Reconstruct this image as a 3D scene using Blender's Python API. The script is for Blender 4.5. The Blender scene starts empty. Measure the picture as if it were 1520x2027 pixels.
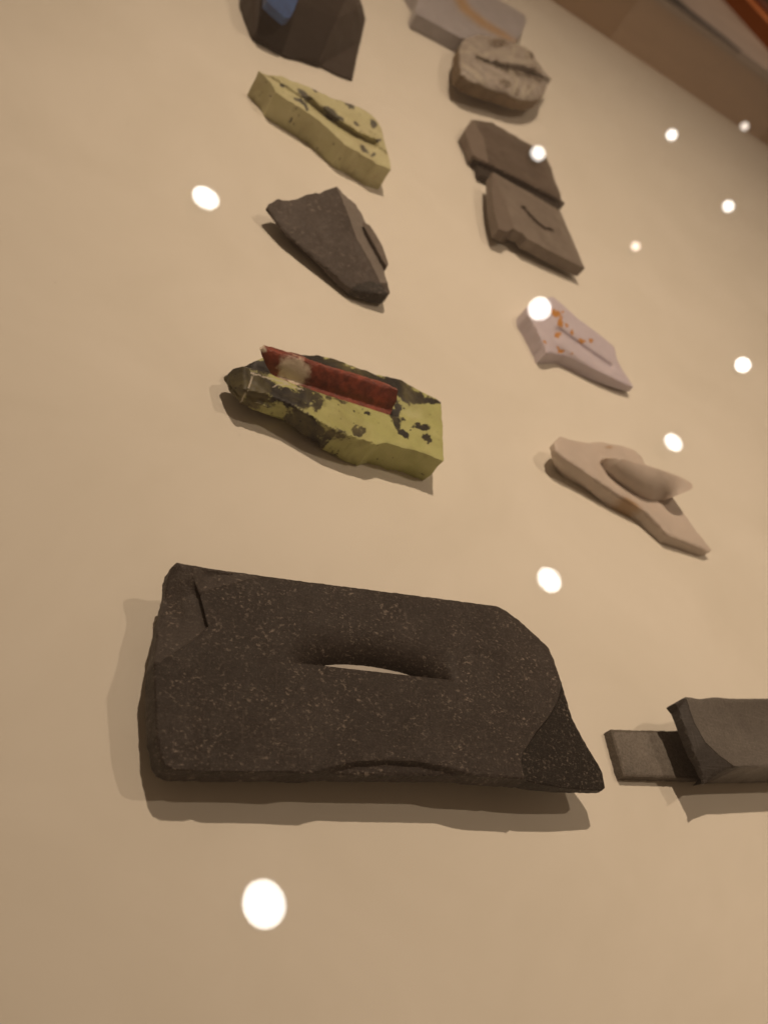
import bpy, bmesh, math, random
import numpy as np
from mathutils import Matrix, Vector, noise as mnoise
from mathutils.geometry import delaunay_2d_cdt

S = bpy.context.scene
COL = S.collection
random.seed(4)
RNG = np.random.default_rng(4)

# ------------------------------------------------------------------ camera
# The rows of stones and the back wall of the case give two vanishing points at
# right angles; the lens length and the tilt and roll of the hand-held phone follow.
CX, CY = 760.0, 1013.5
VP_Y = np.array([478.0, -1226.0]); VP_X = np.array([3969.0, 1940.0])
CC = np.array([CX, CY])
F = math.sqrt(-np.dot(VP_Y - CC, VP_X - CC))
def unit(v): return v / np.linalg.norm(v)
AX = unit(np.array([*(VP_X - CC), F])); AY = unit(np.array([*(VP_Y - CC), F])); AZ = np.cross(AX, AY)
M = np.array([AX, AY, AZ])
H = 0.36                                   # eye height above the case floor
cam_d = bpy.data.cameras.new('camera'); cam = bpy.data.objects.new('camera', cam_d); COL.objects.link(cam)
cam_d.sensor_fit = 'VERTICAL'; cam_d.sensor_height = 36.0; cam_d.lens = F / 2027.0 * 36.0
cam_d.clip_start = 0.02; cam_d.clip_end = 100.0
cols = [M[:, 0], -M[:, 1], -M[:, 2]]
mat = Matrix(((cols[0][0], cols[1][0], cols[2][0], 0), (cols[0][1], cols[1][1], cols[2][1], 0), (cols[0][2], cols[1][2], cols[2][2], H), (0, 0, 0, 1)))
cam.matrix_world = mat
cam_d.dof.use_dof = True; cam_d.dof.focus_distance = 0.455; cam_d.dof.aperture_fstop = 8.5
S.camera = cam

def ray(px, py): return M @ np.array([px - CX, py - CY, F])
def at(px, py, z=0.0):
    r = ray(px, py); return np.array([0, 0, H]) + r * ((z - H) / r[2])
def lift(P, z):
    P = np.asarray(P, float); d = np.stack([P[:, 0] - CX, P[:, 1] - CY, np.full(len(P), F)], 1) @ M.T
    return np.array([0, 0, H]) + d * ((z - H) / d[:, 2])[:, None]

# ------------------------------------------------------------------ light
W = bpy.data.worlds.new('World'); S.world = W; W.use_nodes = True
bg = W.node_tree.nodes['Background']; bg.inputs[0].default_value = (1.0, 0.62, 0.38, 1); bg.inputs[1].default_value = 0.115
S.view_settings.view_transform = 'Standard'; S.view_settings.look = 'None'
S.view_settings.exposure = 0.0; S.view_settings.gamma = 1.0
WARM = (1.0, 0.742, 0.545)
GLASS_Z = 0.105; CEIL = 2.4
KEY = 3.2e2       # watts of the two spotlights aimed at the case

# ------------------------------------------------------------------ small helpers
def smooth(x, a, b):
    t = np.clip((x - a) / (b - a), 0, 1); return t * t * (3 - 2 * t)
def inside(P, poly):
    P = np.asarray(P, float); x, y = P[:, 0], P[:, 1]; r = np.zeros(len(P), bool); n = len(poly)
    for i in range(n):
        x1, y1 = poly[i]; x2, y2 = poly[(i + 1) % n]
        c = ((y1 > y) != (y2 > y))
        xi = x1 + (y - y1) * (x2 - x1) / ((y2 - y1) if y2 != y1 else 1e-9)
        r ^= c & (x < xi)
    return r
def segdist(P, pts, closed=False):
    P = np.asarray(P, float); d = np.full(len(P), 1e9); pts = [np.array(p, float) for p in pts]
    n = len(pts)
    for i in range(n if closed else n - 1):
        a, b = pts[i], pts[(i + 1) % n]; ab = b - a
        t = np.clip(((P - a) @ ab) / max(ab @ ab, 1e-9), 0, 1)
        d = np.minimum(d, np.linalg.norm(P - a - t[:, None] * ab, axis=1))
    return d
def sdf(P, poly):                                     # + inside
    d = segdist(P, poly, True); return np.where(inside(P, poly), d, -d)
def side(P, a, b):                                    # + on the lower-left side of the line a->b
    a = np.array(a, float); b = np.array(b, float); t = unit(b - a); P = np.asarray(P, float)
    return (P[:, 1] - a[1]) * t[0] - (P[:, 0] - a[0]) * t[1]
def plane3(p1, p2, p3):                               # z over the picture through three (px, py, z)
    A = np.array([[p[0], p[1], 1] for p in (p1, p2, p3)]); k = np.linalg.solve(A, np.array([p[2] for p in (p1, p2, p3)]))
    return lambda P: P[:, 0] * k[0] + P[:, 1] * k[1] + k[2]
def vnoise(W3, scale, seed=0.0):
    return np.array([mnoise.fractal(Vector((p[0] * scale + seed, p[1] * scale - seed, p[2] * scale + 2 * seed)), 0.9, 2.0, 4) for p in W3])
def ell(P, cx, cy, rx, ry, ang=0):
    a = math.radians(ang); dx, dy = P[:, 0] - cx, P[:, 1] - cy
    u = (dx * math.cos(a) + dy * math.sin(a)) / rx; v = (-dx * math.sin(a) + dy * math.cos(a)) / ry
    return 1 - np.sqrt(u * u + v * v)                 # 1 at the centre, 0 on the rim
def warp(P, a=6.0, b=3.0, sd=0.0):
    out = np.array(P, float)
    for i, p in enumerate(out):
        v = Vector((p[0] * .05, p[1] * .05, sd)); w = Vector((p[0] * .16, p[1] * .16, sd + 5))
        out[i, 0] += a * mnoise.noise(v) + b * mnoise.noise(w); v.z += 9; w.z += 9
        out[i, 1] += a * mnoise.noise(v) + b * mnoise.noise(w)
    return out
def resample(poly, step, jag, seed):
    out = []; n = len(poly)
    for i in range(n):
        a = np.array(poly[i], float); b = np.array(poly[(i + 1) % n], float)
        L = np.linalg.norm(b - a); k = max(1, int(L / step)); nv = np.array([-(b - a)[1], (b - a)[0]]) / max(L, 1e-6)
        for j in range(k):
            p = a + (b - a) * j / k
            w = mnoise.noise(Vector((p[0] * .09 + seed, p[1] * .09, seed))) + .6 * mnoise.noise(Vector((p[0] * .25, p[1] * .25 + seed, seed)))
            out.append(p + nv * w * jag)
    return np.array(out)

def tag(o, label=None, cat=None, group=None, kind=None):
    if label: o['label'] = label
    if cat: o['category'] = cat
    if group: o['group'] = group
    if kind: o['kind'] = kind
    return o
def link(name, V, FC, mats, parent=None, attrs=None, mat_idx=None, sharp=38, smooth_sh=True):
    me = bpy.data.meshes.new(name); me.from_pydata([tuple(map(float, v)) for v in V], [], FC); me.validate()
    bm = bmesh.new(); bm.from_mesh(me); bmesh.ops.recalc_face_normals(bm, faces=bm.faces); bm.to_mesh(me); bm.free()
    for m in (mats if isinstance(mats, (list, tuple)) else [mats]): me.materials.append(m)
    if mat_idx is not None and len(mat_idx) == len(me.polygons): me.polygons.foreach_set('material_index', mat_idx)
    if smooth_sh:
        me.polygons.foreach_set('use_smooth', [True] * len(me.polygons)); me.set_sharp_from_angle(angle=math.radians(sharp))
    for k, a in (attrs or {}).items():
        at_ = me.attributes.new(k, 'FLOAT', 'POINT'); at_.data.foreach_set('value', np.asarray(a, float))
    o = bpy.data.objects.new(name, me); COL.objects.link(o)
    if parent: o.parent = parent
    return o
def box(name, lo, hi, m, parent=None, bevel=0.0):
    bm = bmesh.new(); bmesh.ops.create_cube(bm, size=1)
    for v in bm.verts: v.co = Vector([lo[i] + (v.co[i] + .5) * (hi[i] - lo[i]) for i in range(3)])
    if bevel: bmesh.ops.bevel(bm, geom=bm.edges[:], offset=bevel, segments=2, affect='EDGES')
    me = bpy.data.meshes.new(name); bm.to_mesh(me); bm.free(); me.materials.append(m)
    o = bpy.data.objects.new(name, me); COL.objects.link(o)
    if parent: o.parent = parent
    return o

def stone(name, top, zfun, mats, zb=0.0, belly=None, step=5.0, jag=.8, bevel=.0005, seed=1.0, rough=.00015, rscale=220, side_rough=.0004, marks=None, flare=0.0, parent=None, sharp=30, side_mat=0, feats=()):
    """A stone: upper face triangulated over its outline with height zfun, rough flanks, and an underside that rests on the case floor."""
    B = resample(top, step, jag, seed); nb = len(B)
    lo, hi = B.min(0), B.max(0)
    gx, gy = np.meshgrid(np.arange(lo[0], hi[0], step), np.arange(lo[1], hi[1], step))
    G = np.stack([gx.ravel(), gy.ravel()], 1); G[:, 0] += (np.round((G[:, 1] - lo[1]) / step) % 2) * step * .5
    G += RNG.uniform(-.18, .18, G.shape) * step
    bl = [tuple(p) for p in B]
    G = G[sdf(G, bl) > step * .55]
    for ft in feats:                                  # twin rows of points either side of a crisp edge
        row = []
        for a, b in zip(ft[:-1], ft[1:]):
            a = np.array(a, float); b = np.array(b, float); L = np.linalg.norm(b - a); nv = np.array([-(b - a)[1], (b - a)[0]]) / L; k = max(1, int(L / (step * .7)))
            for j in range(k):
                for o in (-.5, .5): row.append(a + (b - a) * j / k + nv * o)
        row = np.array(row); row = row[sdf(row, bl) > .8]
        if len(row): G = np.vstack([G[segdist(G, ft) > step * .5], row])
    P = np.vstack([B, G])
    res = delaunay_2d_cdt([Vector((p[0], p[1])) for p in P], [(i, (i + 1) % nb) for i in range(nb)], [], 0, 1e-4)
    Pv = np.array([(v.x, v.y) for v in res[0]]); T = [tuple(f) for f in res[2]]
    cen = np.array([Pv[list(t)].mean(0) for t in T]); keep = inside(cen, bl); T = [t for t, k in zip(T, keep) if k]
    # ordered boundary from triangle edges
    cnt = {}
    for t in T:
        for i in range(3):
            e = (t[i], t[(i + 1) % 3]); cnt[e] = cnt.get(e, 0) + 1
    nxt = {a: b for (a, b) in cnt if (b, a) not in cnt}
    loops = []; left = dict(nxt)
    while left:
        s = next(iter(left)); lp = [s]; c = left.pop(s)
        while c != s and c in left: lp.append(c); c = left.pop(c)
        loops.append(lp)
    loop = max(loops, key=len)
    z = zfun(Pv); isb = np.zeros(len(Pv), bool); isb[loop] = True
    z = z - bevel * isb
    V = lift(Pv, z)
    V[:, 2] += vnoise(V, rscale, seed) * rough
    zbv = zb(Pv[loop]) if callable(zb) else np.full(len(loop), zb)
    zbv = np.minimum(zbv, V[loop, 2] - .0006)
    V = list(V); FC = list(T); mi = [0] * len(T)
    ring = list(loop); L0 = np.array([V[i] for i in loop]); c0 = L0.mean(0)
    outd = L0 - c0; outd[:, 2] = 0; outd /= np.maximum(np.linalg.norm(outd, axis=1), 1e-6)[:, None]
    pk = Pv[loop]; extra_px = []
    for fr in (.3, .65, 1.0):
        R = L0.copy(); R[:, 2] = L0[:, 2] * (1 - fr) + zbv * fr
        n1 = vnoise(R, 160, seed + 7 * fr); R += outd * (n1 * side_rough + flare * fr)[:, None]
        idx = list(range(len(V), len(V) + len(R))); V += list(R); extra_px += list(pk)
        for i in range(len(ring)):
            j = (i + 1) % len(ring); FC.append((ring[i], idx[i], idx[j], ring[j])); mi.append(side_mat)
        ring = idx
    if belly:
        R = np.array([V[i] for i in ring]); c = R.mean(0)
        for k, zz in ((.5 + .5 * belly, .45), (belly, 0.0)):
            Q = c + (R - c) * k; Q[:, 2] = zbv * zz + .0003
            idx = list(range(len(V), len(V) + len(Q))); V += list(Q); extra_px += list(pk)
            for i in range(len(ring)):
                j = (i + 1) % len(ring); FC.append((ring[i], idx[i], idx[j], ring[j])); mi.append(side_mat)
            ring = idx
    FC.append(tuple(ring)); mi.append(side_mat)
    allpx = np.vstack([Pv, np.array(extra_px)])
    at_ = {}
    for k, fn in (marks or {}).items(): at_[k] = fn(allpx)
    return link(name, V, FC, mats, parent, at_, mi, sharp)

def plate(name, top, zfun, back, mats, step=5.0, jag=.5, seed=1.0, marks=None, parent=None, rough=.0001, puff=0.0, sharp=40, bevel=0.0):
    """A blade or flake: a face over its outline, and the same outline moved by 'back' (metres) behind it."""
    B = resample(top, step, jag, seed); nb = len(B); bl = [tuple(p) for p in B]
    lo, hi = B.min(0), B.max(0)
    gx, gy = np.meshgrid(np.arange(lo[0], hi[0], step), np.arange(lo[1], hi[1], step))
    G = np.stack([gx.ravel(), gy.ravel()], 1); G += RNG.uniform(-.2, .2, G.shape) * step
    G = G[sdf(G, bl) > step * .5]; P = np.vstack([B, G])
    res = delaunay_2d_cdt([Vector((p[0], p[1])) for p in P], [(i, (i + 1) % nb) for i in range(nb)], [], 0, 1e-4)
    Pv = np.array([(v.x, v.y) for v in res[0]]); T = [tuple(f) for f in res[2]]
    cen = np.array([Pv[list(t)].mean(0) for t in T]); T = [t for t, k in zip(T, inside(cen, bl)) if k]
    V = lift(Pv, zfun(Pv)); V[:, 2] += vnoise(V, 200, seed) * rough
    bk = np.array(back, float); d = np.maximum(sdf(Pv, bl), 0)
    if puff: V += -unit(bk) * (puff * np.sqrt(smooth(d, 0, d.max())))[:, None]
    V2 = V + bk
    n = len(Pv); FC = list(T) + [tuple(n + i for i in reversed(t)) for t in T]
    e = set()
    for t in T:
        for i in range(3): e.add((t[i], t[(i + 1) % 3]))
    for a, b in list(e):
        if (b, a) not in e: FC.append((b, a, a + n, b + n))
    at_ = {k: fn(np.vstack([Pv, Pv])) for k, fn in (marks or {}).items()}
    return link(name, np.vstack([V, V2]), FC, mats, parent, at_, None, sharp)

# ------------------------------------------------------------------ materials
def new_mat(name):
    m = bpy.data.materials.new(name); m.use_nodes = True; nt = m.node_tree; b = nt.nodes['Principled BSDF']; return m, nt, b
def N(nt, t, **k):
    n = nt.nodes.new(t)
    for a, v in k.items(): setattr(n, a, v)
    return n
def noise_n(nt, co, scale, detail=6, rough=.6, dist=0.0):
    n = N(nt, 'ShaderNodeTexNoise'); n.inputs['Scale'].default_value = scale; n.inputs['Detail'].default_value = detail
    n.inputs['Roughness'].default_value = rough; n.inputs['Distortion'].default_value = dist; nt.links.new(co, n.inputs['Vector']); return n
def ramp(nt, src, stops, interp='LINEAR'):
    r = N(nt, 'ShaderNodeValToRGB'); cr = r.color_ramp; cr.interpolation = interp
    while len(cr.elements) < len(stops): cr.elements.new(.5)
    for e, (p, c) in zip(cr.elements, stops): e.position = p; e.color = (*c, 1) if len(c) == 3 else (c[0],) * 3 + (1,)
    nt.links.new(src, r.inputs[0]); return r
def mixc(nt, fac, a, b, mode='MIX'):
    m = N(nt, 'ShaderNodeMix', data_type='RGBA', blend_type=mode)
    if isinstance(fac, (int, float)): m.inputs[0].default_value = fac
    else: nt.links.new(fac, m.inputs[0])
    for i, v in ((6, a), (7, b)):
        if isinstance(v, tuple): m.inputs[i].default_value = (*v, 1)
        else: nt.links.new(v, m.inputs[i])
    return m.outputs[2]
def math_n(nt, op, a, b=None, c=None):
    m = N(nt, 'ShaderNodeMath', operation=op)
    for i, v in enumerate((a, b, c)):
        if v is None: continue
        if isinstance(v, (int, float)): m.inputs[i].default_value = v
        else: nt.links.new(v, m.inputs[i])
    return m.outputs[0]
def bump(nt, b, h, strength, dist):
    n = N(nt, 'ShaderNodeBump'); n.inputs['Strength'].default_value = strength; n.inputs['Distance'].default_value = dist
    nt.links.new(h, n.inputs['Height']); nt.links.new(n.outputs[0], b.inputs['Normal'])
def objco(nt, scale=(1, 1, 1), rz=0.0):
    t = N(nt, 'ShaderNodeTexCoord'); mp = N(nt, 'ShaderNodeMapping'); mp.inputs['Scale'].default_value = scale; mp.inputs['Rotation'].default_value = (0, 0, rz)
    nt.links.new(t.outputs['Object'], mp.inputs[0]); return mp.outputs[0]
def mark_mask(nt, co, attr, nscale, amp, lo=-.06, hi=.06):
    a = N(nt, 'ShaderNodeAttribute', attribute_name=attr); n = noise_n(nt, co, nscale, 5, .65)
    v = math_n(nt, 'MULTIPLY_ADD', n.outputs[0], amp, -amp * .5); v = math_n(nt, 'ADD', a.outputs['Fac'], v)
    mr = N(nt, 'ShaderNodeMapRange', interpolation_type='SMOOTHSTEP'); nt.links.new(v, mr.inputs[0]); mr.inputs[1].default_value = lo; mr.inputs[2].default_value = hi
    return mr.outputs[0]

def slate(name, c1, c2, speck=None, speck_amt=.5, rough=.6, scratch=0.0, mark=None, mark_col=None, bumpd=.0004, sscale=330, mamp=.25, mark2_col=None):
    m, nt, b = new_mat(name); co = objco(nt)
    n1 = noise_n(nt, co, 45, 8, .65); col = ramp(nt, n1.outputs[0], [(.3, c1), (.72, c2)]).outputs[0]
    hgt = noise_n(nt, co, 420, 8, .7).outputs[0]
    gr = noise_n(nt, co, 800, 4, .7); col = mixc(nt, ramp(nt, gr.outputs[0], [(.3, (.0,)), (.72, (1,))]).outputs[0], mixc(nt, 1.0, col, (.62, .6, .58), 'MULTIPLY'), mixc(nt, 1.0, col, (1.3, 1.3, 1.28), 'MULTIPLY'))
    blot = noise_n(nt, co, 16, 5, .6, .5); col = mixc(nt, ramp(nt, blot.outputs[0], [(.38, (0,)), (.66, (.5,))]).outputs[0], col, mixc(nt, 1.0, col, (.55, .53, .5), 'MULTIPLY'))
    if mark:
        mk = mark_mask(nt, co, mark, 260, mamp); col = mixc(nt, mk, col, mixc(nt, ramp(nt, gr.outputs[0], [(.35, (0,)), (.75, (1,))]).outputs[0], tuple(x * .8 for x in mark_col), tuple(x * 1.5 for x in mark_col)))
    if mark2_col: col = mixc(nt, mark_mask(nt, co, 'mark2', 200, .2), col, mixc(nt, ramp(nt, gr.outputs[0], [(.35, (0,)), (.75, (1,))]).outputs[0], tuple(x * .75 for x in mark2_col), tuple(x * 1.3 for x in mark2_col)))
    if speck:
        cs = objco(nt, (1, 1.35, 1), .35); sn = noise_n(nt, cs, sscale, 3, .6, .4); big = noise_n(nt, co, 70, 4, .6)
        s = math_n(nt, 'MULTIPLY', ramp(nt, sn.outputs[0], [(.56, (0,)), (.70, (1,))]).outputs[0], ramp(nt, big.outputs[0], [(.40, (.2,)), (.60, (1,))]).outputs[0])
        fine = noise_n(nt, co, 1500, 2, .5); s2 = ramp(nt, fine.outputs[0], [(.62, (0,)), (.76, (.5,))]).outputs[0]
        s = math_n(nt, 'MAXIMUM', s, s2)
        col = mixc(nt, math_n(nt, 'MULTIPLY', s, speck_amt), col, speck)
    if scratch:
        for k, (sc, rz) in enumerate((((30, 900, 30), .25), ((28, 1100, 28), -.55), ((700, 26, 30), .1))):
            c2_ = objco(nt, sc, rz); sn = noise_n(nt, c2_, 1.0, 3, .6)
            s = ramp(nt, sn.outputs[0], [(.6, (0,)), (.72, (1,))]).outputs[0]
            col = mixc(nt, math_n(nt, 'MULTIPLY', s, scratch), col, tuple(min(1, x * 1.9) for x in c2))
            hgt = math_n(nt, 'MULTIPLY_ADD', s, -.15, hgt)
    rg = ramp(nt, n1.outputs[0], [(.3, (rough + .08,)), (.7, (rough - .08,))]).outputs[0]
    nt.links.new(col, b.inputs['Base Color']); nt.links.new(rg, b.inputs['Roughness'])
    b.inputs['Specular IOR Level'].default_value = .28
    bump(nt, b, hgt, .8, bumpd); return m

def serpentine(name, light, light2, dark, rough=.5, amp=2.2, vein=True, nsc=110, ridge=False):
    m, nt, b = new_mat(name); co = objco(nt)
    n1 = noise_n(nt, co, 60, 6, .6); col = ramp(nt, n1.outputs[0], [(.32, light), (.7, light2)]).outputs[0]
    mk = mark_mask(nt, co, 'mark', nsc, amp, -.14, .2)
    dn = noise_n(nt, co, 200, 6, .7); dcol = ramp(nt, dn.outputs[0], [(.35, dark), (.75, tuple(x * 1.9 + .004 for x in dark))]).outputs[0]
    col = mixc(nt, mk, col, dcol)
    st = noise_n(nt, co, 28, 5, .65, .6); col = mixc(nt, ramp(nt, st.outputs[0], [(.45, (0,)), (.7, (.45,))]).outputs[0], col, tuple(x * y for x, y in zip(light, (.62, .52, .55))))
    if ridge:
        rn = noise_n(nt, co, 75, 6, .6, 1.2); col = mixc(nt, ramp(nt, rn.outputs[0], [(.44, (0,)), (.5, (.85,)), (.56, (0,))]).outputs[0], col, (.50, .45, .38))
    sp = noise_n(nt, co, 260, 2, .4); col = mixc(nt, ramp(nt, sp.outputs[0], [(.70, (0,)), (.74, (.9,))]).outputs[0], col, dark)
    if vein:
        vm = mark_mask(nt, co, 'vein', 400, .5, .25, .6); col = mixc(nt, math_n(nt, 'MULTIPLY', vm, .75), col, (.52, .48, .40))
    nt.links.new(col, b.inputs['Base Color']); b.inputs['Roughness'].default_value = rough; b.inputs['Specular IOR Level'].default_value = .35
    bump(nt, b, noise_n(nt, co, 350, 8, .7).outputs[0], .45, .0004); return m

def waxy(name, c1, c2, rough=.5, mark_col=None, sub=.25, nscale=50, amp=.6, lo=-.1, hi=.15, bumpd=.0003):
    m, nt, b = new_mat(name); co = objco(nt)
    n1 = noise_n(nt, co, nscale, 6, .6, .4); col = ramp(nt, n1.outputs[0], [(.3, c1), (.72, c2)]).outputs[0]
    if mark_col: col = mixc(nt, mark_mask(nt, co, 'mark', 170, amp, lo, hi), col, mark_col)
    nt.links.new(col, b.inputs['Base Color']); b.inputs['Roughness'].default_value = rough
    b.inputs['Subsurface Weight'].default_value = sub; b.inputs['Subsurface Scale'].default_value = .004; b.inputs['Subsurface Radius'].default_value = (1, .7, .5)
    bump(nt, b, noise_n(nt, co, 300, 6, .6).outputs[0], .35, bumpd); return m

# ------------------------------------------------------------------ the case
WALL_Y = 1.726
m, nt, b = new_mat('cream_painted_board'); co = objco(nt)
n1 = noise_n(nt, co, 7, 7, .62, .6); col = ramp(nt, n1.outputs[0], [(.3, (.72, .68, .595)), (.7, (.785, .745, .665))]).outputs[0]
fb = noise_n(nt, objco(nt, (1, 6, 1), .6), 60, 4, .6); col = mixc(nt, ramp(nt, fb.outputs[0], [(.66, (0,)), (.74, (.12,))]).outputs[0], col, (.50, .44, .36))
vo = N(nt, 'ShaderNodeTexVoronoi'); vo.inputs['Scale'].default_value = 17; vo.inputs['Randomness'].default_value = 1; nt.links.new(co, vo.inputs['Vector'])
sp = ramp(nt, vo.outputs['Distance'], [(.010, (1,)), (.022, (0,))]).outputs[0]
gate = ramp(nt, noise_n(nt, co, 14, 2).outputs[0], [(.42, (0,)), (.52, (.8,))]).outputs[0]
col = mixc(nt, math_n(nt, 'MULTIPLY', sp, gate), col, (.16, .11, .07))
nt.links.new(col, b.inputs['Base Color']); b.inputs['Roughness'].default_value = .62; b.inputs['Specular IOR Level'].default_value = .25
bump(nt, b, noise_n(nt, co, 900, 4).outputs[0], .12, .0002)
CREAM = m
tag(box('case_floor', (-.8, -.7, -.02), (3.2, WALL_Y + .02, 0), CREAM), kind='structure')

def wood(name, c1, c2, rough=.5):
    m, nt, b = new_mat(name); n1 = noise_n(nt, objco(nt, (2, 30, 30)), 2.5, 6, .6, .4)
    nt.links.new(ramp(nt, n1.outputs[0], [(.3, c1), (.7, c2)]).outputs[0], b.inputs['Base Color']); b.inputs['Roughness'].default_value = rough; return m
WALL_TAN = wood('tan_wall', (.52, .36, .225), (.60, .42, .265)); WALL_BROWN = wood('brown_wall', (.42, .265, .13), (.48, .305, .155))
RIM = wood('pale_rim', (.42, .34, .26), (.50, .42, .33))
cw = bpy.data.objects.new('case_wall', None); COL.objects.link(cw); cw.location = (1.2, WALL_Y, 0)
tag(cw, 'low brown back wall of the display case with pale rim', 'case wall')
def wp(name, x0, x1, z0, z1, y0, y1, m):
    o = box(name, (x0 - 1.2, y0 - WALL_Y, z0), (x1 - 1.2, y1 - WALL_Y, z1), m, cw, .0004); return o
J = [-.8, at(1205, 77.5)[0], at(1375, 192)[0], at(1500, 276)[0], 3.2]
for i in range(4): wp('wall_stretch', J[i] + .0002, J[i + 1] - .0002, .0005, .0955, WALL_Y + (0, .0006, .0003, .0008)[i], WALL_Y + .03, (WALL_BROWN, WALL_TAN, WALL_TAN, WALL_BROWN)[i])  # wall in four stretches, the outer two darker brown
wp('rim', -.8, 3.2, .096, .1015, WALL_Y - .001, WALL_Y + .034, RIM)

# glass lid: clear pane that lets the room light in and mirrors the ceiling spotlights
m, nt, b = new_mat('clear_glass'); nt.nodes.remove(b); out = nt.nodes['Material Output']
ge = N(nt, 'ShaderNodeNewGeometry'); dp = N(nt, 'ShaderNodeVectorMath', operation='DOT_PRODUCT'); nt.links.new(ge.outputs['Normal'], dp.inputs[0]); nt.links.new(ge.outputs['Incoming'], dp.inputs[1])
c_ = math_n(nt, 'ABSOLUTE', dp.outputs['Value']); k5 = math_n(nt, 'POWER', math_n(nt, 'SUBTRACT', 1.0, c_), 5.0)
fr = math_n(nt, 'MULTIPLY_ADD', k5, .96, .04)
tr = N(nt, 'ShaderNodeBsdfTransparent'); tr.inputs[0].default_value = (.985, .99, .98, 1); gl = N(nt, 'ShaderNodeBsdfGlossy'); gl.inputs['Roughness'].default_value = 0.0
mx = N(nt, 'ShaderNodeMixShader'); nt.links.new(fr, mx.inputs[0]); nt.links.new(tr.outputs[0], mx.inputs[1]); nt.links.new(gl.outputs[0], mx.inputs[2]); nt.links.new(mx.outputs[0], out.inputs[0])
tag(box('glass_lid', (-.8, -.7, .102), (3.2, WALL_Y + .05, .106), m), 'clear flat glass lid over the display case, mirroring ceiling spotlights', 'glass lid')

# what shows past the case wall
fl, nt, b = new_mat('gallery_floor'); n1 = noise_n(nt, objco(nt), 3, 5); nt.links.new(ramp(nt, n1.outputs[0], [(.3, (.20, .165, .135)), (.7, (.25, .205, .17))]).outputs[0], b.inputs['Base Color']); b.inputs['Roughness'].default_value = .5
tag(box('gallery_floor', (-6, -4, -.92), (18, 24, -.9), fl), kind='structure')

RW = wood('red_brown_wood', (.27, .080, .016), (.34, .10, .022)); RW2 = wood('dark_red_wood', (.10, .025, .012), (.13, .032, .015))
def prism(name, pts, z0, z1, m, parent=None):
    n = len(pts); V = [(x, y, z0) for x, y in pts] + [(x, y, z1) for x, y in pts]
    FC = [tuple(range(n)), tuple(range(n, 2 * n))] + [(i, (i + 1) % n, n + (i + 1) % n, n + i) for i in range(n)]
    return link(name, V, FC, m, parent, smooth_sh=False)
pl_ = prism('wooden_plinth', [(6.55, 12.3), (7.35, 9.0), (8.6, 9.3), (7.8, 12.6)], -.9, -.72, RW)
tag(pl_, 'low red-brown wooden plinth on the gallery floor past the case', 'plinth')
prism('top_board', [(6.95, 12.25), (7.68, 9.2), (8.5, 9.4), (7.75, 12.5)], -.719, -.69, RW2, pl_)
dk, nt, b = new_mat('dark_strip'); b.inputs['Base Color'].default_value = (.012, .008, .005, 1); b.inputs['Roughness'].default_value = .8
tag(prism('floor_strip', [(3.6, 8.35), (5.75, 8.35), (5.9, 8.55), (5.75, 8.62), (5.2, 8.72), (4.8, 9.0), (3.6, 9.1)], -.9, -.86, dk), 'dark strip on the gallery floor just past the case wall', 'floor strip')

# ------------------------------------------------------------------ ceiling spotlights, found from their mirror images in the lid
hm, nt, b = new_mat('black_housing'); b.inputs['Base Color'].default_value = (.02, .02, .02, 1); b.inputs['Roughness'].default_value = .5
def emit(name, col, st):
    m, nt, b = new_mat(name); b.inputs['Base Color'].default_value = (0, 0, 0, 1); b.inputs['Emission Color'].default_value = (*col, 1); b.inputs['Emission Strength'].default_value = st; return m
LENS = emit('lit_lens', (1.0, .96, .91), 17.0); LENS_DIM = emit('dim_lens', (1.0, .80, .66), 4.5); LENS_FAINT = emit('faint_lens', (1.0, .85, .72), 2.2)
LENS_MID = emit('lit_lens_mid', (1.0, .95, .90), 11.0); LENS_FAR = emit('lit_lens_far', (1.0, .93, .86), 5.0)
SPOTS = [((525, 1788), 87, LENS), ((1088, 1147), 48, LENS), ((408, 390), 49, LENS), ((1068, 611), 39, LENS_MID), ((1333, 875), 35, LENS_MID), ((1470, 722), 25, LENS_MID),
         ((1441, 408), 19, LENS_FAR), ((1258, 487), 16, LENS_DIM), ((1329, 267), 18, LENS_FAR), ((1065, 303), 26, LENS_FAR), ((1473, 250), 14, LENS_FAINT)]
SPOT_LABELS = ['largest white round spotlight glare, below the big black slate', 'white spotlight glare between the big black slate and the pink stone', 'white spotlight glare on bare board beside the dark wedge stone',
    'white spotlight glare covering the tip of the lilac stone', 'white spotlight glare just above the pink stone', 'white spotlight glare on bare board level with the lilac stone', 'white spotlight glare on bare board beyond the crescent-cut slate',
    'small dim pinkish spotlight glare beside the crescent-cut slate', 'white spotlight glare on bare board near the case wall', 'white spotlight glare on the edge of the brown slate', 'faint small spotlight glare on the foot of the case wall']
def lathe(prof, n=32):
    V = []; FC = []
    for r, z in prof:
        for i in range(n): V.append((r * math.cos(2 * math.pi * i / n), r * math.sin(2 * math.pi * i / n), z))
    for k in range(len(prof) - 1):
        for i in range(n): j = (i + 1) % n; FC.append((k * n + i, k * n + j, (k + 1) * n + j, (k + 1) * n + i))
    return V, FC
spot_pos = []
TILT = [0, .26, .22, 1.0, .28, .7, .75, .6, .8, .6, .8]
beam_pos = []
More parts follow.
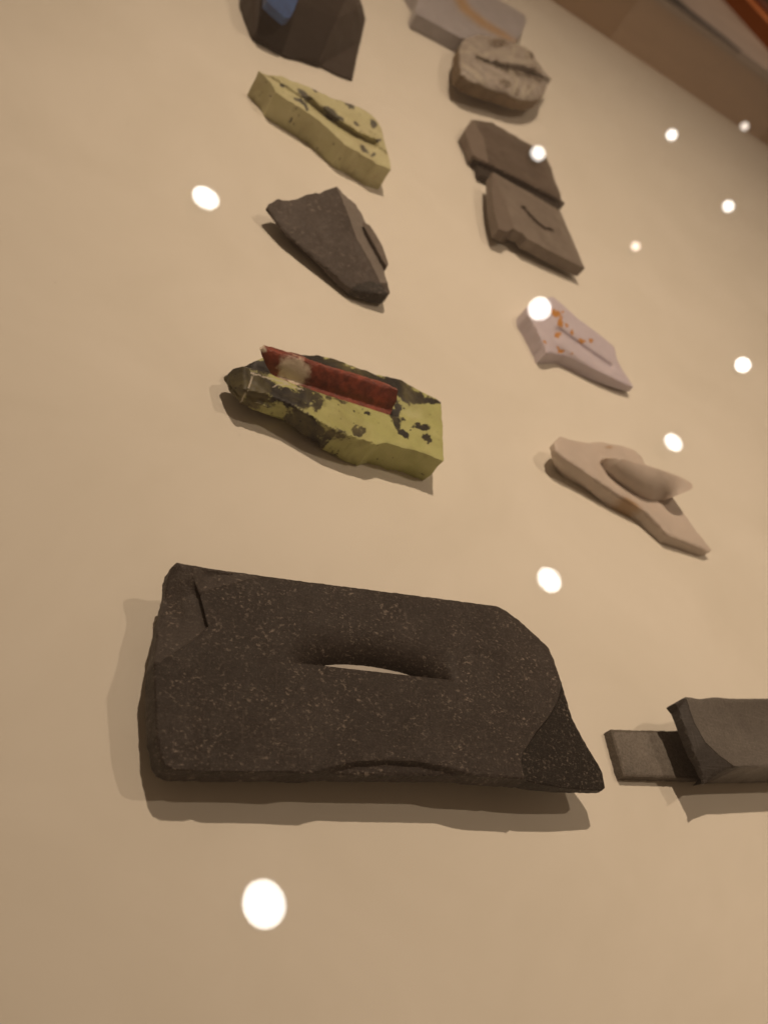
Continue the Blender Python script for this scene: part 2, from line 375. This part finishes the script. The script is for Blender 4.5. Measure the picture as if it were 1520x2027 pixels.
def spotlight(q, rad, lm, label, tilt):
    e = bpy.data.objects.new('ceiling_spotlight', None); COL.objects.link(e); e.location = q
    n = unit((1 - tilt) * np.array([0, 0, -1.0]) + tilt * unit(np.array([.3, .3, 0]) - q))
    e.rotation_euler = Vector(-n).to_track_quat('Z', 'Y').to_euler(); beam_pos.append(q + n * .026)
    tag(e, label, 'spotlight', 'ceiling spotlights')
    V, FC = lathe([(rad * 1.12, 0), (rad * 1.12, .12), (0.001, .12)]); link('housing', V, FC, hm, e)
    V, FC = lathe([(rad, .004), (rad * .5, .002), (.001, .0)]); link('lens', V, FC, lm, e)
for k, ((px, py), dpx, lm) in enumerate(SPOTS):
    r = ray(px, py); t = (GLASS_Z - H) / r[2]; p = np.array([0, 0, H]) + r * t; r2 = r * np.array([1, 1, -1]); s = (CEIL - GLASS_Z) / r2[2]
    q = p + r2 * s; rad = dpx * (t + s) * .5 * 1.06; spot_pos.append(q)
    spotlight(q, rad, lm, SPOT_LABELS[k], TILT[k])
KEY_POS = np.array([-.23, 1.48, CEIL])       # out of view: the shadows of the stones point back to it
spotlight(KEY_POS, .07, LENS, 'black ceiling spotlight that casts the long shadows below the stones', .5)
def aim(name, pos, target, watts, size_deg, blend, parent_col=WARM, rad=.022):
    l = bpy.data.lights.new(name, 'SPOT'); l.energy = watts; l.color = parent_col; l.spot_size = math.radians(size_deg); l.spot_blend = blend; l.shadow_soft_size = rad
    o = bpy.data.objects.new(name, l); COL.objects.link(o); o.location = pos
    o.rotation_euler = (Vector(target) - Vector(o.location)).to_track_quat('-Z', 'Y').to_euler(); return o
aim('spotlight_beam', beam_pos[-1], (1.12, .58, 0), KEY * .74, 70, 1.0)
aim('spotlight_beam', beam_pos[0], (.85, .62, 0), KEY * .155, 66, 1.0)
aim('spotlight_beam', beam_pos[8], (6.4, 9.9, -.9), KEY * .95, 80, .8)

# ------------------------------------------------------------------ materials of the stones
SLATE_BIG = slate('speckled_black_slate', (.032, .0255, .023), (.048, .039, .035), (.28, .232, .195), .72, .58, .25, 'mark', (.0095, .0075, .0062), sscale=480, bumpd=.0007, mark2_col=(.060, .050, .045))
PALE = waxy('pale_inlay', (.44, .41, .37), (.50, .47, .42), .4, sub=.05)

# ------------------------------------------------------------------ big dark slate with an eye-shaped slit
CHIP = [(300, 1095), (372, 1112), (384, 1150), (396, 1178), (402, 1200), (412, 1240), (382, 1268), (345, 1292), (316, 1311), (260, 1320), (260, 1095)]
LIP = lambda x: 1316 + (x - 620) * .1125
BASE_BIG = plane3((345, 1118, .0315), (318, 1500, .0232), (1195, 1562, .0318))
def z_big(P):
    x, y = P[:, 0], P[:, 1]
    z = BASE_BIG(P)
    ch = [(300, 1095), (372, 1112), (384, 1150), (396, 1178), (402, 1200), (412, 1240), (382, 1268), (345, 1292), (316, 1311), (260, 1320), (260, 1095)]
    dch = sdf(P, ch); z -= np.where(dch > 0, .0008 * smooth(y, 1140, 1185) + .0016 * np.exp(-(segdist(P, [(394, 1172), (402, 1200), (412, 1240)]) / 18) ** 2) + .00010 * np.minimum(dch, 80), 0)
    wd = [(375, 1105), (530, 1130), (520, 1142), (455, 1160), (396, 1176), (384, 1150)]
    z -= np.where(sdf(P, wd) > 0, .0003 + .00014 * np.minimum(sdf(P, wd), 30), 0)
    u = np.clip((x - 740) / 172, -1, 1); d = LIP(x) - y
    env = (1 - u * u) ** .8
    env = np.where(np.abs(x - 742) < 128, env, env * smooth(np.abs(x - 742), 175, 128))
    z -= .0122 * env * np.where(d > 0, np.clip(1 - d / 95, 0, 1) ** 2.3, 0)
    arc = [(600, 1533), (640, 1521), (700, 1506), (760, 1502), (830, 1506), (890, 1518), (950, 1536)]
    pl = arc + [(950, 1580), (600, 1580)]
    z -= .0028 * smooth(sdf(P, pl), 0, 14)
    z -= .0011 * np.exp(-((x - 402 - (y - 1450) * .02) / 13) ** 2) * smooth(y, 1370, 1420)
    z += .0006 * np.exp(-((y - (1245 + (x - 840) * .28)) / 14) ** 2) * smooth(x, 850, 950)
    fac = [(1112, 1350), (1102, 1390), (1085, 1420), (1060, 1450), (1035, 1490), (1031, 1505), (1040, 1548), (1230, 1600), (1230, 1500)]
    z -= .0016 * smooth(x, 960, 1110) * smooth(y, 1420, 1230)
    z = np.where(inside(P, fac), np.minimum(z - .0004, plane3((1110, 1352, .0322), (1033, 1508, .0298), (1195, 1562, .0238))(P)), z)
    return z
FACET = [(1113, 1345), (1102, 1390), (1085, 1420), (1060, 1450), (1035, 1490), (1031, 1505), (1040, 1560), (1230, 1620), (1230, 1480)]
big_top = [(350, 1114), (420, 1126), (600, 1151), (760, 1171), (900, 1189), (984, 1200), (1002, 1210), (1034, 1234), (1055, 1254), (1085, 1282), (1096, 1307), (1112, 1355), (1131, 1421),
           (1155, 1467), (1183, 1513), (1192, 1531), (1197, 1560), (1190, 1566), (1126, 1562), (1059, 1552), (1030, 1542), (949, 1538), (878, 1536), (700, 1535), (607, 1532), (540, 1529), (419, 1529),
           (345, 1526), (327, 1518), (318, 1500), (309, 1453), (306, 1364), (305, 1307), (312, 1240), (324, 1190), (332, 1146), (341, 1122)]
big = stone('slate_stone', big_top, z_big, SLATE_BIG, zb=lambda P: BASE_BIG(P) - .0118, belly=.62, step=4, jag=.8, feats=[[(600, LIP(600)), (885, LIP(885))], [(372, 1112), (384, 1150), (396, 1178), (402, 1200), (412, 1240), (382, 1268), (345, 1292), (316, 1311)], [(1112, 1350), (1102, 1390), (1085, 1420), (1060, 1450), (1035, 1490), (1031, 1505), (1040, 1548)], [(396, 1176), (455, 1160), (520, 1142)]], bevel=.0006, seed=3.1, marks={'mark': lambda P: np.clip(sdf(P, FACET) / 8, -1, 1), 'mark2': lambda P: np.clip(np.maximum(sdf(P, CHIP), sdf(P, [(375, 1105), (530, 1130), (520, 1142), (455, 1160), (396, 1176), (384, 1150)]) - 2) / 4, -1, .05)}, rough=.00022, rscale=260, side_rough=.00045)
tag(big, 'large speckled black slate slab with an eye-shaped slit, lying in front', 'stone')
inl = plate('inlay', [(628, 1296), (700, 1290), (760, 1294), (835, 1312), (852, 1352), (760, 1346), (690, 1338), (632, 1330)], lambda P: BASE_BIG(P) - .0093 - .000009 * (P[:, 0] - 690), (0, 0, -.004), PALE, 4, .1, 2.2, parent=big)
inl['label'] = 'pale sliver filling the slit'

# ------------------------------------------------------------------ slate pair beside the big slab: a thin slip running under a dished block
SLIP = slate('rough_grey_slip', (.16, .148, .135), (.235, .215, .195), (.34, .30, .26), .5, .75, 0, 'mark', (.11, .095, .08), bumpd=.0009, sscale=700)
DISH = slate('dished_grey_slate', (.125, .115, .108), (.165, .152, .14), None, 0, .5, .18, 'mark', (.032, .028, .026), mamp=.12)
slip_top = [(1207, 1444), (1262, 1446), (1330, 1447), (1400, 1449), (1440, 1540), (1362, 1541), (1290, 1538), (1233, 1537)]
slip_edge = lambda P: np.clip(1 - (sdf(P, slip_top) - 1) / 4, -1, .4)
sl = stone('slate_slip', slip_top, lambda P: np.full(len(P), .0068) - .0004 * smooth(P[:, 1], 1520, 1536), SLIP, step=4, jag=1.0, bevel=.0004, seed=8.3, marks={'mark': slip_edge}, rough=.00035, rscale=400)
tag(sl, 'thin rough grey slate slip running under the dished slate block', 'stone')
CURVE = [(1357, 1383), (1373, 1430), (1394, 1468), (1423, 1496), (1451, 1516), (1466, 1518)]
dish_top = [(1334, 1392), (1356, 1379), (1384, 1384), (1411, 1380), (1444, 1383), (1520, 1383), (1640, 1384), (1670, 1440), (1650, 1517), (1520, 1518), (1466, 1518), (1437, 1522), (1393, 1551)]
lowc = CURVE + [(1437, 1600), (1250, 1600), (1250, 1383)]
RIDGE_A, RIDGE_B = (1334, 1392), (1393, 1551)
def z_dish(P):
    d = sdf(P, lowc); x, y = P[:, 0], P[:, 1]
    z = .0330 - .0065 * np.exp(-(((x - 1540) / 110) ** 2 + ((y - 1432) / 52) ** 2))
    return z - np.where(d > 0, .0003 + .000125 * d, 0)
ds = stone('slate_block', dish_top, z_dish, DISH, zb=lambda P: .0235 - .0205 * smooth(P[:, 0], 1393, 1437), belly=.35, step=4, jag=.6, bevel=.0007, seed=5.2, rough=.0001, feats=[CURVE],
           marks={'mark': lambda P: np.maximum(np.clip(sdf(P, lowc) / 6, -1, .35), np.clip((8 - np.abs(side(P, RIDGE_A, RIDGE_B))) / 4, -1, .5) * .0 - 1)})
tag(ds, 'grey slate block with a dished top and dark corner, overlapping a thin slip', 'stone')

# ------------------------------------------------------------------ green serpentine holding a red blade
SERP = serpentine('green_serpentine', (.40, .415, .155), (.49, .49, .215), (.013, .0115, .0095))
LIPL = [(487, 727), (538, 741), (568, 755), (650, 783), (729, 808), (772, 823), (820, 834), (874, 845)]
gt = [(452, 740), (461, 731), (478, 725), (487, 724), (519, 709), (589, 702), (630, 704), (663, 711), (706, 727), (742, 741), (792, 752), (831, 773), (873, 795), (876, 857), (878, 912),
      (841, 898), (792, 884), (762, 876), (739, 880), (696, 872), (650, 854), (606, 830), (575, 812), (540, 808), (500, 795), (474, 783), (458, 762)]
GLOW = LIPL + [(1000, 880), (1000, 600), (487, 600)]
def z_green(P):
    x, y = P[:, 0], P[:, 1]; z = .0225 + .0010 * np.clip((x - 450) / 420, 0, 1)
    d = sdf(P, GLOW); right = smooth(x, 770, 865)
    z -= np.where(d > 0, (.0100 * (1 - right) + .0030 * right) - .0040 * (1 - right) * smooth(d, 5, 45), 0)
    front = [(450, 760), (520, 775), (575, 796), (620, 822), (660, 846), (700, 862), (740, 876), (760, 900), (450, 900)]
    z -= .0060 * smooth(sdf(P, front), 0, 22)
    z -= .0075 * smooth(x, 490, 452) + .0008 * np.exp(-((x - 495) / 7) ** 2)
    return z
BL = [(462, 750, 60, 50, 20), (500, 765, 58, 36, 15), (595, 788, 46, 21, 8), (560, 780, 24, 14, 0), (610, 845, 58, 26, 42), (650, 872, 44, 24, 30), (709, 853, 15, 13, 20), (783, 828, 11, 22, -32), (800, 858, 12, 8, 10),
      (838, 845, 20, 6, 12), (843, 868, 11, 6, 15), (727, 817, 9, 5, 20), (600, 705, 50, 13, 6), (660, 722, 38, 14, 22), (720, 742, 50, 13, 18), (790, 765, 36, 20, 24), (815, 785, 28, 13, 10), (850, 790, 26, 9, 14),
      (520, 725, 26, 14, 10), (640, 760, 70, 22, 20), (785, 808, 8, 16, -10), (700, 905, 34, 12, 8), (635, 795, 6, 12, 20), (690, 760, 40, 12, 18)]
def m_green(P):
    P = warp(P, 10, 7, 1.0); return np.max([ell(P, *b) for b in BL], 0)
VEINS = [[(497, 738), (530, 748), (568, 757)], [(500, 745), (492, 770), (480, 790)], [(487, 800), (510, 804)], [(540, 765), (565, 760), (600, 772)]]
def v_lines(P): return np.max([1 - segdist(P, v) / 3.2 for v in VEINS], 0)
gs = stone('serpentine_stone', gt, z_green, SERP, zb=lambda P: .0105 * smooth(P[:, 0], 760, 520), belly=.6, step=4, jag=1.4, bevel=.0004, seed=11.7, marks={'mark': m_green, 'vein': v_lines}, rough=.0005, rscale=150, side_rough=.0016, feats=[LIPL])
tag(gs, 'yellow-green stone with black blotches, grooved to hold a red blade', 'stone')
RED = waxy('red_jasper', (.085, .016, .012), (.32, .062, .033), .5, (.66, .57, .46), .05, 170, 1.6, -.25, .35, .0012)
rt = [(514, 692), (523, 687), (545, 693), (594, 706), (617, 716), (650, 729), (690, 739), (716, 747), (762, 762), (788, 773), (784, 796), (772, 821), (729, 812), (650, 787), (568, 759), (540, 745), (527, 722)]
rb = plate('jasper_blade', rt, lambda P: .0330 - .0130 * np.clip((P[:, 1] - (688 + (P[:, 0] - 520) * .315)) / 46, 0, 1) - .004 * np.clip((P[:, 0] - 520) / 260, 0, 1), (.0012, .0055, -.0030), RED, 4, 1.8, 3.3, puff=.0016,
           marks={'mark': lambda P: np.maximum(ell(P, 582, 734, 32, 28, 30), ell(P, 519, 690, 9, 6, 40))}, rough=.0003)
tag(rb, 'dark red jasper blade with a cream patch, wedged in the green stone', 'blade')

# ------------------------------------------------------------------ pale pink stone with a raised petal
PINK = waxy('pale_pink_stone', (.52, .45, .395), (.60, .52, .46), .55, (.40, .27, .16), .2, 45, .5, -.1, .5)
pb = [(1108, 864), (1130, 871), (1165, 878), (1174, 875), (1191, 875), (1232, 883), (1255, 891), (1269, 904), (1278, 922), (1310, 955), (1333, 987), (1373, 1046), (1408, 1089), (1398, 1091), (1360, 1076), (1322, 1060), (1312, 1049),
      (1278, 1014), (1220, 978), (1162, 938), (1112, 906), (1099, 892), (1096, 877)]
pbz = lambda P: .0200 - .0115 * np.clip(((P[:, 0] - 1096) + (P[:, 1] - 880) * .6) / 440, 0, 1)
tongue_low = [(1188, 918), (1197, 934), (1214, 950), (1237, 967), (1266, 985), (1287, 993), (1307, 993)]
pk = stone('pink_stone', pb, pbz, PINK, zb=lambda P: .0135 * smooth(P[:, 0] + P[:, 1], 2230, 1990), belly=.8, step=5, jag=.9, bevel=.0008, seed=14.2, rough=.0002, side_rough=.0006,
           marks={'mark': lambda P: np.maximum(ell(P, 1250, 1000, 40, 14, 38), ell(P, 1205, 885, 25, 10, 0) - .3) - .2}, sharp=60)
tag(pk, 'smooth pale pink stone plate with a raised petal-shaped lip', 'stone')
tg = [(1188, 920), (1191, 911), (1199, 907), (1220, 907), (1252, 912), (1284, 922), (1318, 933), (1347, 944), (1366, 955), (1371, 961), (1368, 968), (1347, 978), (1324, 986), (1307, 992), (1287, 992), (1266, 984), (1237, 966), (1214, 949), (1197, 934)]
def z_t(P):
    d = segdist(P, tongue_low); b = pbz(P)
    return b - .0012 + .0235 * np.sin(np.clip(d / 82, 0, 1) * math.pi / 2) ** .85
tp = plate('petal', tg, z_t, (.0042, .0062, -.0052), PINK, 4, .2, 4.4, parent=pk, sharp=70, marks={'mark': lambda P: np.full(len(P), -1.0)})

# ------------------------------------------------------------------ lilac arrow-shaped stone
LIL = waxy('lilac_stone', (.53, .475, .545), (.60, .545, .61), .5, (.50, .22, .035), .2, 60, 1.6, .0, .35)
lt = [(1093, 587), (1110, 600), (1145, 632), (1185, 661), (1216, 687), (1219, 708), (1229, 728), (1246, 754), (1253, 766), (1238, 762), (1202, 746), (1162, 728), (1115, 705), (1092, 700), (1081, 698), (1077, 686), (1069, 667), (1055, 641), (1043, 622), (1042, 608), (1062, 596)]
SLOT = [(1106, 656), (1140, 681), (1175, 706), (1206, 727)]
def z_l(P):
    z = .0165 - .0075 * np.clip((P[:, 0] - 1090 + (P[:, 1] - 650)) / 270, 0, 1)
    d = segdist(P, SLOT); s = side(P, SLOT[0], SLOT[-1])
    z -= .0040 * np.exp(-(d / 7.5) ** 2) + .0012 * smooth(s, 0, 6) * (d < 60) * 0
    z += .0024 * np.where(s > 0, np.exp(-((s - 10) / 11) ** 2), 0) * smooth(P[:, 0], 1098, 1115)
    return z - .0030 * smooth(s, 18, 36) * smooth(P[:, 0], 1085, 1110)
OR = [(1098, 622, 12, 10, 0), (1108, 634, 9, 16, -10), (1112, 618, 6, 8, 0), (1104, 663, 7, 9, 20), (1079, 676, 4, 6, 0), (1109, 692, 9, 8, 0), (1133, 660, 6, 10, 0), (1150, 676, 10, 7, -30), (1168, 677, 7, 6, 0), (1130, 702, 6, 4, 0), (1122, 646, 6, 8, 0)]
lo_ = stone('lilac_stone', lt, z_l, LIL, zb=lambda P: .0035 * smooth(P[:, 0], 1150, 1240), belly=.85, step=3, jag=.5, bevel=.0008, seed=21.0, rough=.0001, side_rough=.0003, marks={'mark': lambda P: np.max([ell(warp(P, 6, 5, 3.0), b[0], b[1], b[2] * .8, b[3] * .8, b[4]) for b in OR], 0) + 0 * P[:, 0]}, sharp=55)
tag(lo_, 'pale lilac arrow-shaped stone with orange specks and a narrow slot', 'stone')

# ------------------------------------------------------------------ dark wedge with a curved flake
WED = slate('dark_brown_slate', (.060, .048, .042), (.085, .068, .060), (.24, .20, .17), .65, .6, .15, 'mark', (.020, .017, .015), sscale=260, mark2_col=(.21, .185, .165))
wt = [(527, 412), (532, 404), (549, 395), (573, 397), (591, 393), (603, 387), (625, 382), (633, 383), (641, 378), (666, 369), (679, 382), (689, 392), (704, 404), (714, 420), (722, 437), (736, 470), (750, 505), (759, 533), (767, 560), (772, 580),
      (766, 584), (731, 582), (698, 574), (681, 562), (656, 539), (631, 519), (601, 494), (563, 461), (543, 434), (534, 420)]
RID = [(666, 369), (685, 413), (706, 472), (735, 522), (752, 558), (772, 583)]
WRG = RID + [(900, 583), (900, 300), (666, 300)]
WP_ = plane3((535, 410, .0150), (670, 375, .0330), (765, 582, .0145))
def z_w(P):
    d = sdf(P, WRG); z = WP_(P)
    zr = z - .00035 * np.maximum(d, 0)
    gap = [(714, 447), (728, 462), (745, 490), (757, 520), (752, 520), (735, 492), (720, 468)]
    return np.maximum(np.where(d > 0, zr - .004 * smooth(sdf(P, gap), -2, 4), z), .004)
wm = [(696, 570), (705, 563), (730, 556), (752, 560), (775, 590), (690, 600)]
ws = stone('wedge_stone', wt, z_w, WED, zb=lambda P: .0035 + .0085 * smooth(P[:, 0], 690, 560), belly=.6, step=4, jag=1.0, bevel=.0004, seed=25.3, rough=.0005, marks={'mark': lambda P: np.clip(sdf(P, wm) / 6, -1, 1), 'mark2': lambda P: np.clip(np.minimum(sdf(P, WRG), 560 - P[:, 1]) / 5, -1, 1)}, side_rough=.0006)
tag(ws, 'dark wedge-shaped slate with a loose curved flake on its far side', 'stone')
GREYF = slate('grey_flake', (.15, .125, .11), (.19, .16, .14), None, 0, .6, .1)
plate('flake', [(716, 440), (724, 442), (732, 446), (745, 466), (757, 487), (769, 523), (765, 527), (756, 512), (742, 486), (728, 462)], lambda P: .0215 - .00006 * (P[:, 0] - 716), (.0015, .0015, -.0070), GREYF, 4, .3, 6.6, parent=ws)

# ------------------------------------------------------------------ second green stone
SERP2 = serpentine('pale_green_serpentine', (.51, .49, .275), (.60, .575, .35), (.060, .060, .050), .55, 1.8, False, 150)
g2 = [(512, 140), (530, 148), (555, 150), (569, 154), (571, 158), (601, 168), (621, 177), (644, 187), (651, 192), (671, 198), (694, 206), (707, 211), (722, 218), (742, 233), (754, 251), (759, 271), (764, 291), (771, 316), (774, 335),
      (744, 324), (719, 306), (681, 286), (656, 261), (631, 238), (593, 213), (560, 192), (546, 182), (539, 168), (525, 152)]
GR = [(612, 200), (640, 226), (672, 249), (706, 270), (740, 284)]
def z_g2(P):
    d = segdist(P, GR); s = side(P, GR[0], GR[-1])
    z = .0275 - .0015 * np.clip((P[:, 0] - 512) / 260, 0, 1)
    z -= np.where(s > -14, .0050 * smooth(d, 11, 2), 0) + .0022 * smooth(s, -2, 4)
    z -= .0018 * np.clip(ell(P, 722, 297, 20, 7, 32), 0, 1) + .0012 * np.clip(ell(P, 580, 190, 40, 6, 32), 0, 1)
    return z
B2 = [(578, 216, 8, 7, 0), (542, 232, 6, 4, 0), (567, 242, 5, 4, 0), (603, 245, 7, 12, -30), (655, 225, 26, 9, 38), (668, 232, 12, 7, 10), (687, 208, 14, 5, 25), (741, 245, 9, 7, 20), (748, 279, 6, 5, 0), (706, 244, 5, 6, 0), (625, 179, 10, 4, 25),
      (600, 187, 16, 7, 35), (595, 203, 20, 4, 38), (717, 293, 14, 6, 35), (735, 304, 8, 4, 30), (715, 257, 4, 4, 0), (562, 172, 10, 4, 30)]
g2o = stone('pale_serpentine_stone', g2, z_g2, SERP2, zb=0.0, step=4, jag=.9, bevel=.0004, seed=31.2, rough=.0007, marks={'mark': lambda P: np.max([ell(warp(P, 7, 5, 2.0), *b) for b in B2], 0)}, side_rough=.0006)
tag(g2o, 'pale yellow-green stone with small grey spots and a carved groove', 'stone')

# ------------------------------------------------------------------ black faceted stone with a blue piece
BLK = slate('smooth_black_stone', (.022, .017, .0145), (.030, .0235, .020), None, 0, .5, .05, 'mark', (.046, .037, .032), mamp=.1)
BLK.node_tree.nodes['Principled BSDF'].inputs['Specular IOR Level'].default_value = .08
bt = [(500, -60), (500, 0), (501, 66), (507, 76), (536, 95), (566, 111), (601, 119), (631, 127), (666, 145), (698, 157), (708, 108), (724, 38), (714, 0), (690, -60), (600, -90)]
def z_b(P):
    mid = plane3((529, 0, .0285), (506, 76, .0050), (632, 128, .0048)); z0 = np.minimum(mid(P), .034)
    left = plane3((529, 0, .0285), (506, 76, .0050), (500, 10, .0200)); right = plane3((683, 0, mid(np.array([[683, 0]]))[0]), (632, 128, .0048), (722, 40, .0190))
    return np.maximum(np.minimum(np.minimum(z0, left(P)), right(P)), .0035)
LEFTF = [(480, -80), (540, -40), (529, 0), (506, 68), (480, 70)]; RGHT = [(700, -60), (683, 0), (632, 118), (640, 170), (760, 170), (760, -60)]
bo = stone('black_stone', bt, z_b, BLK, zb=.001, step=6, jag=.6, bevel=.0006, seed=37.1, rough=.00008, marks={'mark': lambda P: np.clip(np.maximum(sdf(P, LEFTF), sdf(P, RGHT)) / 8, -1, .35)})  # side facets coloured lighter: their turn towards the lamp is painted in
tag(bo, 'black faceted stone carrying a deep blue piece', 'stone')
BLUE = waxy('deep_blue_stone', (.014, .045, .15), (.04, .12, .33), .6, sub=.0)
bp = plate('blue_piece', [(530, -50), (529, 2), (544, 17), (558, 29), (566, 36), (575, 35), (582, 20), (591, -4), (605, -50)], lambda P: .040 - .00016 * P[:, 1], (0, .006, -.010), BLUE, 5, .4, 7.7)
tag(bp, 'deep blue polished piece set on the black faceted stone', 'blue stone')

# ------------------------------------------------------------------ blue-grey slab with an amber band
GRB = waxy('blue_grey_stone', (.34, .325, .345), (.45, .43, .45), .4, (.42, .26, .12), .1, 40, .6, -.5, .9)
AMB = [(888, -30), (905, 6), (925, 28), (958, 52), (995, 70), (1024, 81)]
AMP = [(880, -60), (892, -10), (910, 22), (948, 52), (985, 73), (1020, 90), (1028, 82), (1000, 62), (965, 40), (935, 16), (915, -12), (905, -60)]
at_ = [(800, -50), (829, -2), (823, 18), (825, 28), (870, 52), (909, 74), (960, 82), (1020, 84), (1030, 70), (1041, 44), (1039, 30), (1020, 18), (987, 0), (930, -40), (880, -70)]
go = stone('blue_grey_stone', at_, lambda P: .0200 - .0030 * np.exp(-(segdist(P, AMB) / 10) ** 2), GRB, zb=.0, step=6, jag=.5, bevel=.001, seed=41.0, rough=.0002, marks={'mark': lambda P: np.clip(sdf(P, AMP) / 10, -1, 1)}, sharp=60)
tag(go, 'blue-grey stone slab crossed by an amber band', 'stone')

# ------------------------------------------------------------------ round veined pebble split by a slit
QZ = serpentine('veined_grey_stone', (.33, .30, .265), (.52, .48, .44), (.075, .057, .040), .25, 2.0, True, 110, True)
QZS = slate('brown_crust', (.13, .085, .040), (.26, .185, .105), (.30, .25, .18), .4, .8, 0)
qt = [(908, 124), (909, 94), (919, 78), (945, 69), (975, 72), (1004, 80), (1029, 89), (1055, 106), (1059, 118), (1070, 130), (1078, 145), (1092, 156), (1086, 163), (1080, 172), (1077, 186), (1066, 196), (1045, 199), (1024, 196), (993, 184), (950, 170), (925, 158), (911, 147)]
SL = [(934, 114), (965, 122), (1000, 134), (1040, 147), (1080, 163)]
SLP = [(930, 112), (960, 117), (1000, 128), (1030, 128), (1060, 140), (1092, 158), (1080, 172), (1040, 158), (1000, 142), (960, 126)]
def z_q(P):
    return .036 - .0020 * np.clip((P[:, 0] - 910) / 170, 0, 1) - .0085 * smooth(sdf(P, SLP), -2, 6) - .0045 * smooth(sdf(P, qt), 16, 0)
QV = [[(930, 90), (950, 110), (990, 100), (1010, 120), (1050, 122)], [(915, 130), (940, 145), (955, 165)], [(1020, 85), (1015, 110)], [(1040, 95), (1045, 115)], [(1010, 140), (1025, 160), (1015, 185)], [(1040, 160), (1035, 190)], [(910, 100), (930, 104)], [(1060, 165), (1045, 185)]]
B3 = [(1050, 105, 10, 12, 0), (1045, 112, 8, 8, 0), (1020, 180, 8, 10, 0), (1045, 180, 9, 8, 0), (985, 85, 20, 8, 0), (1000, 165, 14, 10, 0), (1000, 133, 70, 7, 20), (1060, 150, 25, 8, 25)]
qo = stone('veined_pebble', qt, z_q, [QZ, QZS], zb=.0150, belly=.5, step=4, jag=1.5, bevel=.001, seed=47.0, rough=.0022, rscale=70, side_rough=.0014, side_mat=1,
           marks={'mark': lambda P: np.max([ell(P, *b) for b in B3], 0), 'vein': lambda P: np.max([1 - segdist(P, v) / 7 for v in QV], 0)}, sharp=60)
tag(qo, 'rounded grey pebble with white veins and a dark slit, brown below', 'pebble')

# ------------------------------------------------------------------ two brown slates, one against the other
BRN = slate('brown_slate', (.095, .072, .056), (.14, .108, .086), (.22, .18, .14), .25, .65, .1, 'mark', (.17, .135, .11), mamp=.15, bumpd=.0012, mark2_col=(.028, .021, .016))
ut = [(919, 260), (933, 237), (973, 242), (1004, 260), (1050, 286), (1078, 309), (1091, 332), (1096, 353), (1109, 384), (1111, 396), (1118, 403), (1108, 412), (1060, 400), (1000, 372), (962, 350), (950, 345), (937, 312)]
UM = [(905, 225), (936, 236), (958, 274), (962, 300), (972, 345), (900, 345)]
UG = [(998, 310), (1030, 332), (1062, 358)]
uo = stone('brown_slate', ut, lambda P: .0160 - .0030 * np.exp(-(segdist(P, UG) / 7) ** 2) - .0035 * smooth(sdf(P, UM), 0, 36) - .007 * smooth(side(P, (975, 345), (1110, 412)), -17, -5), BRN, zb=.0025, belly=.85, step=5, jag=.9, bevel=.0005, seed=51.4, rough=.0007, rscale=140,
           marks={'mark': lambda P: np.clip(sdf(P, UM) / 8, -1, .3), 'mark2': lambda P: np.clip((side(P, (975, 345), (1110, 412)) + 11) / 8, -1, .6)}, feats=[UG])  # mark2 paints the shade of the gap by the crescent slate into the colour
tag(uo, 'brown slate with a sloping left facet, behind the slate with a crescent cut', 'stone')
BRN2 = slate('grey_brown_slate', (.205, .174, .148), (.25, .213, .184), None, 0, .6, .08, 'mark', (.15, .12, .098), mamp=.12)
ct = [(974, 341), (983, 345), (1014, 363), (1055, 386), (1108, 417), (1122, 450), (1140, 491), (1157, 531), (1142, 524), (1091, 498), (1043, 472), (1034, 462), (1015, 452), (1002, 459), (987, 453), (978, 420), (973, 378)]
CUT = [(1034, 412), (1043, 424), (1055, 437), (1066, 447), (1076, 454), (1090, 458)]
CM = [(960, 335), (976, 342), (1000, 400), (1018, 452), (990, 470), (960, 420)]
co_ = stone('crescent_slate', ct, lambda P: .0240 - .0062 * np.clip((P[:, 1] - 350 + (P[:, 0] - 975) * .6) / 290, 0, 1) - .0030 * smooth(segdist(P, CUT), 6, 2) - .0012 * smooth(sdf(P, CM), -2, 14), BRN2,
            zb=lambda P: .0120 - .0065 * np.clip((P[:, 1] - 350 + (P[:, 0] - 975) * .6) / 240, 0, 1), belly=.6, step=3.5, jag=.6, bevel=.0004, seed=55.5, rough=.00008, marks={'mark': lambda P: np.clip(sdf(P, CM) / 8, -1, .35)})
tag(co_, 'grey-brown slate with a small crescent cut in its flat top', 'stone')

# ------------------------------------------------------------------ dust and lint on the board
dm, nt, b = new_mat('dust'); b.inputs['Base Color'].default_value = (.13, .09, .06, 1); b.inputs['Roughness'].default_value = .9
DV, DF = [], []
spots = [(178, 247), (415, 517), (1140, 1225), (1325, 1120), (905, 1140), (380, 820), (1480, 1685), (1330, 1870), (1046, 1795), (430, 1815), (270, 1500), (110, 560)] + [(random.uniform(0, 1520), random.uniform(60, 2027)) for _ in range(22)]
for px, py in spots:
    c = at(px, py); r = random.uniform(.00006, .00014) * (1 + c[1]); a = random.uniform(0, 6.28); k = random.uniform(1, 4); n0 = len(DV)
    for dx, dy, dz in ((-k, -.5, .2), (k, -.4, .2), (k * .8, .5, .3), (-k * .7, .6, .2), (0, 0, 1.1)):
        DV.append((c[0] + r * (dx * math.cos(a) - dy * math.sin(a)), c[1] + r * (dx * math.sin(a) + dy * math.cos(a)), .0003 + r * dz))
    DF += [(n0, n0 + 1, n0 + 4), (n0 + 1, n0 + 2, n0 + 4), (n0 + 2, n0 + 3, n0 + 4), (n0 + 3, n0, n0 + 4), (n0 + 3, n0 + 2, n0 + 1, n0)]
tag(link('dust', DV, DF, dm, smooth_sh=False), 'tiny dark dust and lint scattered on the cream board', 'dust', kind='stuff')
